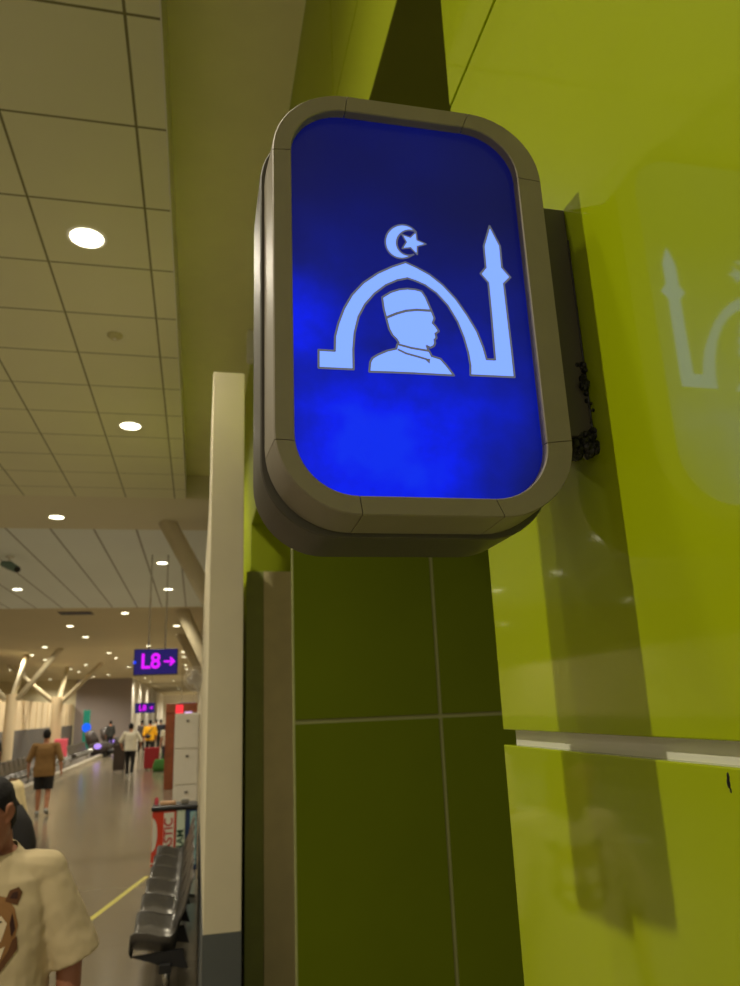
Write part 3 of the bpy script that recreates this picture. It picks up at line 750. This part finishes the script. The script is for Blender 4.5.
def person(label, loc, yaw, h, sh, sleeve, lower, lowm, skin=SKIN, stride=.0, arms=None, hair='short', shoe=None, voxel=.009, lean=0, dark=False, hem=.86, extra=None, wide=1.0):
    """A standing or walking figure, facing its own +y. Lengths for a 1.75 m body, scaled by h."""
    t = thing('person', label, 'person', loc, yaw); k = h/1.75; t.scale = (k, k, k)
    W = wide
    hipL, hipR = Vector((-.095, 0, .92)), Vector((.095, 0, .92))
    sgn2 = 1 if stride >= 0 else -1; st = abs(stride)
    # forward leg (side f) and trailing leg
    def leg(side, dy):
        hp = Vector((side*.095, 0, .92))
        if dy >= 0: kn = Vector((side*.10, dy*.62+.02, .50)); an = Vector((side*.10, dy*.98, .085)); toe = an+Vector((side*.02, .16, -.045)); heel = an+Vector((0, -.045, -.045))
        else: kn = Vector((side*.10, dy*.35+.05, .49)); an = Vector((side*.10, dy*1.05, .135)); toe = an+Vector((side*.01, .13, -.095)); heel = an+Vector((0, -.055, -.025))
        return hp, kn, an, toe, heel
    LG = [leg(-1, st*sgn2), leg(1, -st*sgn2)]
    sh_z = 1.42
    SH = [Vector((-.185*W, -.005+lean*.45, sh_z)), Vector((.185*W, -.005+lean*.45, sh_z))]
    if arms is None: arms = [((-.06, -.03-.35*stride, -.28), (-.01, .06-.5*stride, -.25)), ((.06, -.03+.35*stride, -.28), (.01, .06+.5*stride, -.25))]
    AR = []
    for s0, (e, w) in zip(SH, arms):
        el = s0+Vector(e); AR.append((s0, el, el+Vector(w)))
    # ---- body: one continuous surface
    bm = bmesh.new(); ly = lambda z: lean*max(0, z-.95)
    stack(bm, [(0, ly(z), z, rx*W, ry) for z, rx, ry in ((.84, .05, .05), (.87, .13, .10), (.95, .165, .115), (1.05, .145, .10), (1.15, .14, .098), (1.27, .162, .112), (1.37, .165, .105), (1.42, .13, .085), (1.46, .075, .065), (1.48, .05, .05))], 18)
    for s0 in SH: capsule(bm, (0, ly(1.38), 1.385), s0, .075, .058)
    capsule(bm, (0, ly(1.4)-.005, 1.40), (0, ly(1.5)+.01, 1.54), .06, .054)
    hy = ly(1.5)+.018
    stack(bm, [(0, hy+oy, z, rx, ry) for z, rx, ry, oy in ((1.525, .03, .035, .045), (1.54, .05, .055, .035), (1.565, .061, .075, .02), (1.60, .068, .09, .008), (1.64, .073, .096, 0), (1.68, .073, .096, -.004), (1.71, .065, .086, -.006), (1.735, .048, .064, -.008), (1.75, .02, .028, -.01))], 18)
    capsule(bm, (0, hy+.088, 1.655), (0, hy+.108, 1.622), .009, .014, 8)        # nose
    capsule(bm, (-.018, hy+.082, 1.583), (.018, hy+.082, 1.583), .009, .009, 8)  # lips
    for s_ in (-1, 1):
        capsule(bm, (s_*.073, hy-.008, 1.665), (s_*.078, hy-.014, 1.625), .014, .010, 8)   # ears
        capsule(bm, (s_*.016, hy+.083, 1.672), (s_*.045, hy+.075, 1.672), .009, .008, 8)   # brow
    for i, (s0, el, wr) in enumerate(AR):
        capsule(bm, s0, el, .050, .040); capsule(bm, el, wr, .040, .027)
        sd_ = -1 if i == 0 else 1
        hand(bm, wr, wr-el, (-sd_, .25, 0), (0, 1, 0))
    for hp, kn, an, toe, heel in LG:
        capsule(bm, hp, kn, .085*W, .056); capsule(bm, kn, kn+(an-kn)*.35+Vector((0, -.012, 0)), .054, .056); capsule(bm, kn+(an-kn)*.35, an, .052, .036)
        capsule(bm, heel, toe, .034, .028); capsule(bm, an, toe, .036, .026)
    remeshed('body', bm, skin, t, voxel, 3)
    # ---- eyes
    bm = bmesh.new()
    for s_ in (-.031, .031): ellipsoid(bm, (s_, hy+.083, 1.652), (.012, .008, .008), 10, 8)
    obj('eyes', bm, BLACKPL, t, True)
    # ---- hair
    bm = bmesh.new()
    stack(bm, [(0, hy-.010+oy, z, rx, ry) for z, rx, ry, oy in ((1.575, .055, .055, -.035), (1.60, .072, .075, -.022), (1.64, .0795, .096, -.008), (1.68, .081, .104, -.004), (1.72, .074, .097, -.004), (1.75, .055, .072, -.004), (1.768, .022, .03, -.006))], 18)
    if hair == 'long': stack(bm, [(0, hy-.05, 1.36, .05, .03), (0, hy-.06, 1.42, .085, .045), (0, hy-.05, 1.55, .088, .06), (0, hy-.03, 1.66, .08, .07)], 16)
    cuts = [((0, hy+.055, 1.70), (0, .78, -.62))] if hair != 'long' else [((0, hy+.05, 1.70), (0, .9, -.4))]
    remeshed('hair', bm, HAIR, t, voxel*.8, 2, cuts)
    # ---- shirt
    bm = bmesh.new()
    stack(bm, [(0, ly(z)-.002, z, rx*W, ry) for z, rx, ry in ((hem-.03, .185, .135), (.95, .192, .14), (1.05, .18, .128), (1.15, .172, .122), (1.27, .182, .130), (1.37, .182, .122), (1.42, .15, .10), (1.455, .095, .078), (1.47, .07, .06))], 22)
    for s0 in SH: capsule(bm, (0, ly(1.38), 1.375), s0, .085, .074)
    for s0, el, wr in AR:
        if sleeve <= 1: capsule(bm, s0, s0+(el-s0)*sleeve*1.12, .072, .064)
        else: capsule(bm, s0, el, .072, .056); capsule(bm, el, el+(wr-el)*(sleeve-1), .056, .044)
    cuts = [((0, 0, hem), (0, 0, -1)), ((0, ly(1.5)+.01, 1.482), (0, .15, 1))]
    o = remeshed('shirt', bm, sh, t, voxel, 3, cuts)
    # ---- lower garment
    bm = bmesh.new()
    stack(bm, [(0, ly(z), z, rx*W, ry) for z, rx, ry in ((.80, .10, .08), (.84, .165, .115), (.93, .178, .126), (1.0, .165, .115), (1.03, .15, .105))], 20)
    cuts = []
    for hp, kn, an, toe, heel in LG:
        if lower == 'shorts': capsule(bm, hp, hp+(kn-hp)*.86, .10*W, .088*W)
        elif lower == 'skirt': pass
        else: capsule(bm, hp, kn, .10*W, .074); capsule(bm, kn, kn+(an-kn)*.93, .072, .058)
    if lower == 'skirt': stack(bm, [(0, 0, .30, .21, .2), (0, 0, .6, .19, .16), (0, 0, .93, .175, .125)], 20)
    if lower == 'shorts': cuts = [((0, 0, .535), (0, 0, -1))]
    remeshed('shorts' if lower == 'shorts' else 'skirt' if lower == 'skirt' else 'trousers', bm, lowm, t, voxel, 3, cuts)
    # ---- shoes
    for hp, kn, an, toe, heel in LG:
        bm = bmesh.new(); capsule(bm, heel+Vector((0, 0, .006)), toe+Vector((0, 0, .004)), .046, .041); capsule(bm, an+Vector((0, 0, -.01)), toe, .047, .034)
        dz = min(heel.z-.046, toe.z-.04)
        remeshed('shoe', bm, shoe or BLACKPL, t, voxel, 2)
    return t
def cloth(name, r, g_, b_): return mat(name, srgb(r, g_, b_), .85, var=.08, scale=14, bump=.15)
BROWN, BLKCLOTH = cloth('brown cotton', 134, 100, 54), cloth('black cotton', 26, 24, 24)
WHITEC, YELLOWC, CREAMC = cloth('white cotton', 226, 220, 200), cloth('yellow cotton', 232, 172, 20), cloth('cream cotton', 222, 204, 160)
GREYC, NAVYC, REDC = cloth('grey cotton', 92, 84, 82), cloth('navy cotton', 40, 42, 56), cloth('red cotton', 150, 36, 40)
SNEAK = mat('white black sneaker', srgb(150, 148, 140), .6, var=.5, scale=30)
g = at_h(41, 816, 0)
person('man in brown t-shirt and black shorts walking away along the hall', (g.x, g.y, 0), .05, 1.70, BROWN, .95, 'shorts', BLKCLOTH, stride=.10, shoe=SNEAK, wide=1.18, hem=.80,
       arms=[((-.10, .0, -.26), (-.015, .08, -.25)), ((.10, -.05, -.26), (.02, .05, -.25))])
g = at_h(129, 777, 0)
person('person in white t-shirt and black trousers walking away mid hall', (g.x, g.y, 0), -.1, 1.68, WHITEC, .9, 'trousers', BLKCLOTH, stride=.16, shoe=SNEAK, wide=1.1, voxel=.012,
       arms=[((-.14, .02, -.24), (.02, .14, -.2)), ((.14, .02, -.24), (-.02, .14, -.2))])
g = at_h(149, 760, 0); YP = g.y
yp = person('person in yellow shirt and dark trousers walking far down the hall', (g.x, g.y, 0), .1, 1.72, YELLOWC, 1.0, 'trousers', BLKCLOTH, stride=.12, voxel=.013, wide=1.1)
sb = bmesh.new(); ellipsoid(sb, (-.09, -.225, 1.02), (.13, .06, .09), 14, 10); tube(sb, [(-.17, -.14, 1.06), (.0, -.145, 1.28), (.13, -.11, 1.43)], .016, 8)
g2 = thing('sling_bag', 'black sling bag on the back of the person in yellow', 'bag', (g.x, g.y, 0), .1); obj('bag_body', sb, BLACKPL, g2, True)
g = at_h(166, 768, 0)
person('person in pale top with dark skirt standing beside the wooden kiosk', (g.x, g.y, 0), .3, 1.62, WHITEC, .6, 'skirt', NAVYC, hair='long', voxel=.013)
rs = thing('suitcase', 'dark red suitcase held beside the person in pale top', 'suitcase', (at_h(157, 763, 0).x, g.y-.5, 0))
bm = bmesh.new(); box(bm, -.28, .26, -.14, .14, .05, .78, .04); obj('shell', bm, REDC, rs, 'auto')
bm = bmesh.new(); tube(bm, [(-.12, 0, .77), (-.12, 0, 1.0), (.12, 0, 1.0), (.12, 0, .77)], .012, 8); obj('handle', bm, CHROME, rs)
for x in (-.2, .18):
    bm = bmesh.new(); tube(bm, [(x-.02, 0, .03), (x+.02, 0, .03)], .03, 10); obj('wheel', bm, BLACKPL, rs)
gb = at_h(163, 769, 0)
tb = thing('shopping_bag', 'green shopping bag on the floor in front of the person in pale top', 'bag', (gb.x-.05, gb.y-1.2, 0))
bm = bmesh.new(); stack(bm, [(0, 0, 0, .24, .12), (0, 0, .15, .27, .14), (0, 0, .38, .2, .09), (0, 0, .42, .17, .05)], 16, 3); obj('bag_body', bm, cloth('green nylon', 60, 112, 44), tb, True)
bm = bmesh.new(); tube(bm, [(-.1, 0, .4), (-.07, 0, .58), (.07, 0, .58), (.1, 0, .4)], .012, 8); obj('handle', bm, cloth('green nylon', 60, 112, 44), tb)
for u, v, c_, lab in ((141, 752, GREYC, 'person in grey walking in the far crowd left of the yellow shirt'), (160, 751, NAVYC, 'person in navy in the far crowd just right of the yellow shirt'), (171, 752, BLKCLOTH, 'person in black in the far crowd next to the kiosk'), (155.5, 748, WHITEC, 'person in white in the far crowd behind the yellow shirt')):
    g = at_h(u, v, 0)
    person(lab, (g.x, g.y, 0), random.uniform(-.5, .5), 1.68, c_, .8, 'trousers', BLKCLOTH, stride=.1, voxel=.016)
p = at_y(110, 740, 47)
person('person in dark clothes standing near the grey far wall by the massage chairs', (p.x, 47, .012), .6, 1.7, cloth('charcoal cotton', 58, 58, 56), 1.6, 'trousers', BLKCLOTH, voxel=.016)
g = at_h(119, 772, 0)
lt = thing('luggage_trolley', 'dark trolley bag rolling left of the person in white t-shirt', 'suitcase', (g.x-.02, g.y, 0))
bm = bmesh.new(); box(bm, -.2, .2, -.14, .14, .06, .95, .04); obj('shell', bm, cloth('dark brown nylon', 60, 48, 40), lt, 'auto')
for x in (-.15, .15):
    bm = bmesh.new(); tube(bm, [(x-.02, 0, .035), (x+.02, 0, .035)], .035, 10); obj('wheel', bm, BLACKPL, lt)
bm = bmesh.new(); tube(bm, [(-.1, 0, .94), (-.1, 0, 1.15), (.1, 0, 1.15), (.1, 0, .94)], .012, 8); obj('handle', bm, CHROME, lt)

# ---- foreground man in the tiger t-shirt
FY = 3.1
ctr = at_y(-9, 900, FY)
k_ = 1.0
man = thing('person', 'young man in cream tiger print t-shirt at the lower left corner', 'person', (ctr.x, FY, 0), PI+.05)
HT = at_y(-2, 780, FY).z+.015           # top of his hair
s_ = HT/1.695
man.scale = (s_, s_, s_)
SHS = [Vector((-.18, 0, 1.375)), Vector((.18, 0, 1.375))]
AR = [(SHS[0], Vector((-.262, -.02, 1.11)), Vector((-.275, .03, .86))), (SHS[1], Vector((.262, -.02, 1.11)), Vector((.275, .03, .86)))]
bm = bmesh.new()
stack(bm, [(0, 0, z, rx, ry) for z, rx, ry in ((.84, .05, .05), (.87, .13, .10), (.95, .165, .115), (1.05, .145, .10), (1.15, .145, .10), (1.27, .165, .112), (1.36, .165, .105), (1.41, .13, .085), (1.45, .08, .066), (1.47, .05, .05))], 20)
for q in SHS: capsule(bm, (0, 0, 1.36), q, .07, .052)
capsule(bm, (0, -.012, 1.39), (0, .03, 1.50), .064, .056)
hy = .018; HR = Matrix.Translation((0, .03, 1.475)) @ Matrix.Rotation(math.radians(-24), 4, 'Z') @ Matrix.Rotation(math.radians(-20), 4, 'X') @ Matrix.Translation((0, 0, -1.54))
hb = bmesh.new()
stack(hb, [(0, hy+oy, z, rx, ry) for z, rx, ry, oy in ((1.515, .028, .03, .052), (1.53, .048, .052, .04), (1.56, .061, .074, .022), (1.60, .070, .09, .008), (1.64, .0745, .096, 0), (1.68, .075, .097, -.004), (1.71, .067, .088, -.006), (1.735, .05, .066, -.008), (1.75, .02, .028, -.01))], 22)
capsule(hb, (0, hy+.088, 1.655), (0, hy+.110, 1.618), .009, .015, 10)
for q in (-.012, .012): capsule(hb, (q, hy+.092, 1.612), (q*1.2, hy+.088, 1.612), .010, .009, 8)
capsule(hb, (-.02, hy+.083, 1.586), (.02, hy+.083, 1.586), .007, .007, 8); capsule(hb, (-.016, hy+.083, 1.574), (.016, hy+.083, 1.574), .008, .008, 8)
for q in (-1, 1):
    capsule(hb, (q*.014, hy+.086, 1.676), (q*.046, hy+.075, 1.674), .008, .007, 8)
    pts = [(q*.076, hy+.004, 1.630), (q*.082, hy-.010, 1.640), (q*.086, hy-.020, 1.660), (q*.084, hy-.014, 1.682), (q*.079, hy+.002, 1.680), (q*.076, hy+.008, 1.660)]
    for a, b2 in zip(pts, pts[1:]): capsule(hb, a, b2, .0075, .0075, 8)
    capsule(hb, (q*.075, hy+.004, 1.626), (q*.077, hy+.003, 1.636), .0085, .007, 8)
    capsule(hb, (q*.074, hy-.004, 1.645), (q*.074, hy-.004, 1.668), .010, .010, 8)
hb.transform(HR); me_ = bpy.data.meshes.new('tmp'); hb.to_mesh(me_); hb.free(); bm.from_mesh(me_); bpy.data.meshes.remove(me_)
for i, (a, el, wr) in enumerate(AR):
    capsule(bm, a, el, .05, .043); capsule(bm, el, el+(wr-el)*.4, .044, .041); capsule(bm, el+(wr-el)*.4, wr, .041, .028)
    hand(bm, wr, wr-el, (1 if i == 0 else -1, .25, 0), (0, 1, 0))
for q in (-1, 1):
    hp, kn, an = Vector((q*.095, 0, .92)), Vector((q*.10, .03, .5)), Vector((q*.10, 0, .085))
    capsule(bm, hp, kn, .085, .056); capsule(bm, kn, an, .056, .036); capsule(bm, an+Vector((0, -.04, -.045)), an+Vector((0, .16, -.05)), .034, .028); capsule(bm, an, an+Vector((0, .12, -.04)), .036, .03)
remeshed('body', bm, SKIN2, man, .0055, 3)
bm = bmesh.new()
for q in (-.031, .031): ellipsoid(bm, (q, hy+.084, 1.652), (.012, .008, .007), 10, 8)
bm.transform(HR); obj('eyes', bm, BLACKPL, man, True)
bm = bmesh.new()
stack(bm, [(0, hy-.008+oy, z, rx, ry) for z, rx, ry, oy in ((1.575, .05, .05, -.04), (1.60, .070, .075, -.022), (1.64, .0785, .096, -.008), (1.68, .081, .104, -.002), (1.72, .076, .100, -.002), (1.75, .058, .076, -.002), (1.768, .024, .032, -.004))], 22)
bm.transform(HR)
cutn = HR.to_3x3() @ Vector((0, .86, -.52)); cutp = HR @ Vector((0, hy+.035, 1.70))
remeshed('hair', bm, HAIR, man, .006, 2, [(cutp, cutn)])
bm = bmesh.new()                                               # loose t-shirt with wide drop sleeves
stack(bm, [(0, .0, z, rx, ry) for z, rx, ry in ((.72, .20, .15), (.85, .212, .158), (1.0, .208, .156), (1.15, .202, .15), (1.27, .20, .146), (1.36, .178, .128), (1.41, .135, .10), (1.445, .092, .08), (1.465, .075, .07), (1.475, .066, .062))], 30, 2.3)
for q in (-1, 1):
    capsule(bm, (q*.05, 0, 1.365), (q*.172, 0, 1.365), .084, .073)
    a, b2 = Vector((q*.165, 0, 1.385)), Vector((q*.285, 0, 1.085)); pr = []
    tube(bm, [a+(b2-a)*f for f in (0, .2, .45, .7, 1.0)], .08, 20, [.066, .074, .080, .083, .086])
sl = Vector((.12, 0, -.325)).normalized()
cuts = [((0, 0, .74), (0, 0, -1)), ((0, .0, 1.468), (0, .35, 1))]
CREAMT = mat('cream cotton jersey', srgb(196, 178, 138), .9, var=.05, scale=9, bump=.25)
tee = remeshed('t_shirt', bm, CREAMT, man, .007, 4, cuts)
mod = tee.modifiers.new('fold', 'DISPLACE'); tx = bpy.data.textures.new('folds', 'CLOUDS'); tx.noise_scale = .11; mod.texture = tx; mod.strength = .016; mod.mid_level = .5
bm = bmesh.new(); box(bm, -.17, .17, -.12, .12, .80, 1.02, .05)
for q in (-1, 1): capsule(bm, (q*.095, 0, .92), (q*.10, .02, .52), .10, .09); capsule(bm, (q*.10, .02, .52), (q*.10, 0, .14), .088, .07)
remeshed('trousers', bm, NAVYC, man, .012, 3)
for q in (-1, 1):
    bm = bmesh.new(); capsule(bm, (q*.10, -.04, .05), (q*.10, .16, .044), .046, .042); capsule(bm, (q*.10, 0, .08), (q*.10, .12, .05), .045, .038); remeshed('shoe', bm, BLKCLOTH, man, .01, 2)
# tiger head print: flat pieces laid on the chest
dg = bpy.context.evaluated_depsgraph_get(); dg.update()
bvh = BVHTree.FromObject(tee, dg)
def print_piece(bm, pts, lift, mi):
    tri = tessellate_polygon([[Vector((x, 0, z)) for x, z in pts]])
    b2 = bmesh.new(); vs = [b2.verts.new((x, 0, z)) for x, z in pts]
    for a in tri:
        try: b2.faces.new([vs[i] for i in a])
        except ValueError: pass
    for _ in range(2): bmesh.ops.subdivide_edges(b2, edges=b2.edges[:], cuts=1, use_grid_fill=True)
    mp = {}
    for v in b2.verts:
        h_ = bvh.ray_cast(Vector((v.co.x, 1, v.co.z)), Vector((0, -1, 0)))
        y = h_[0].y if h_[0] else .15
        mp[v] = bm.verts.new((v.co.x, y+lift, v.co.z))
    for f in b2.faces:
        nf = bm.faces.new([mp[v] for v in f.verts]); nf.material_index = mi
        nf.normal_update()
        if nf.normal.y < 0: nf.normal_flip()
    b2.free()
TB, TO, TW, TD = (mat('tiger brown ink', srgb(96, 60, 30), .85), mat('tiger tan ink', srgb(146, 104, 58), .85), mat('tiger pale ink', srgb(224, 204, 168), .85), mat('tiger dark ink', srgb(58, 30, 18), .85))
bm = bmesh.new()
def sym(pts, lift, mi):
    print_piece(bm, [(x*1.3, z+1.225) for x, z in pts], lift, mi); print_piece(bm, [(-x*1.3, z+1.225) for x, z in pts][::-1], lift, mi)
sym([(0, .10), (.03, .105), (.055, .095), (.075, .06), (.085, .01), (.078, -.045), (.055, -.095), (.02, -.12), (0, -.125)], .003, 1)
sym([(.05, .085), (.058, .115), (.078, .122), (.088, .105), (.08, .07)], .004, 0)
sym([(.060, .092), (.066, .108), (.078, .109), (.078, .088)], .005, 3)
sym([(.012, .02), (.045, .045), (.06, .02), (.05, -.03), (.02, -.04)], .004, 2)
sym([(.015, .028), (.03, .038), (.05, .028), (.032, .018)], .006, 3)
sym([(.07, .05), (.08, .0), (.072, -.02), (.066, .02)], .005, 3)
sym([(.075, -.03), (.085, -.02), (.088, -.06), (.055, -.115), (.025, -.135), (.05, -.095), (.068, -.06)], .005, 0)
sym([(.03, -.06), (.06, -.045), (.052, -.08), (.03, -.1)], .005, 2)
sym([(0, .09), (.012, .085), (.03, .07), (.012, .072), (0, .075)], .006, 3)
sym([(0, .06), (.012, .058), (.026, .046), (.01, .046), (0, .048)], .006, 3)
sym([(0, -.03), (.02, -.035), (.012, -.055), (0, -.06)], .006, 3)
sym([(0, -.06), (.022, -.068), (.03, -.085), (.014, -.082), (0, -.074)], .006, 3)
me = bpy.data.meshes.new('tiger_print'); bm.to_mesh(me); bm.free(); tp = bpy.data.objects.new('tiger_print', me); C.objects.link(tp); tp.parent = man
for q in (TB, TO, TW, TD): me.materials.append(q)

# ---- person standing behind him, cream top and black shoulder bag
q = at_y(-13, 770, 6.0)
beh = person('person in pale cream top at the left edge, half hidden behind the young man', (q.x, 6.0, 0), PI-.2, 1.78, CREAMC, 1.0, 'trousers', BLKCLOTH, skin=SKIN2, voxel=.009)
bp = at_y(25, 822, 5.7)
bk = thing('shoulder_bag', 'black bag hanging beside the person in the pale cream top', 'bag', (bp.x, 5.7, 0))
bm = bmesh.new(); z1 = at_y(20, 805, 5.7).z; z0 = bp.z
stack(bm, [(.0, 0, z0-.33, .08, .07), (.0, 0, z0-.12, .08, .07), (-.02, 0, z0+.0, .065, .06), (-.05, 0, z1, .025, .03)], 16); obj('bag_body', bm, BLKCLOTH, bk, True)
bm = bmesh.new(); tube(bm, [(-.04, 0, z1-.02), (-.10, .02, z1+.07), (-.17, .10, z1+.12)], .014, 8); obj('strap', bm, BLKCLOTH, bk, True)

# ================================================================== LIGHT, WORLD, CAMERA
w = bpy.data.worlds.new('hall'); bpy.context.scene.world = w; w.use_nodes = True
w.node_tree.nodes['Background'].inputs[0].default_value = (1, .86, .62, 1); w.node_tree.nodes['Background'].inputs[1].default_value = .5

cam = bpy.data.cameras.new('camera'); co = bpy.data.objects.new('camera', cam); C.objects.link(co)
cam.sensor_fit = 'VERTICAL'; cam.sensor_height = 36; cam.lens = F_PX*36/986; cam.clip_start = .02; cam.clip_end = 300
right = Vector((VX[0], VY[0], VZ[0])); down = Vector((VX[1], VY[1], VZ[1])); fwd = Vector((VX[2], VY[2], VZ[2]))
up = -down; back = -fwd
Mx = Matrix(((right.x, up.x, back.x, 0), (right.y, up.y, back.y, 0), (right.z, up.z, back.z, CH), (0, 0, 0, 1)))
co.matrix_world = Mx
cam.dof.use_dof = True; cam.dof.focus_distance = .70; cam.dof.aperture_fstop = cam.lens/1000/.0026
sc = bpy.context.scene; sc.camera = co
sc.view_settings.view_transform = 'Standard'; sc.view_settings.look = 'None'; sc.view_settings.exposure = -.2
sc.cycles.use_denoising = True; sc.cycles.max_bounces = 8; sc.cycles.diffuse_bounces = 5; sc.cycles.sample_clamp_indirect = 6
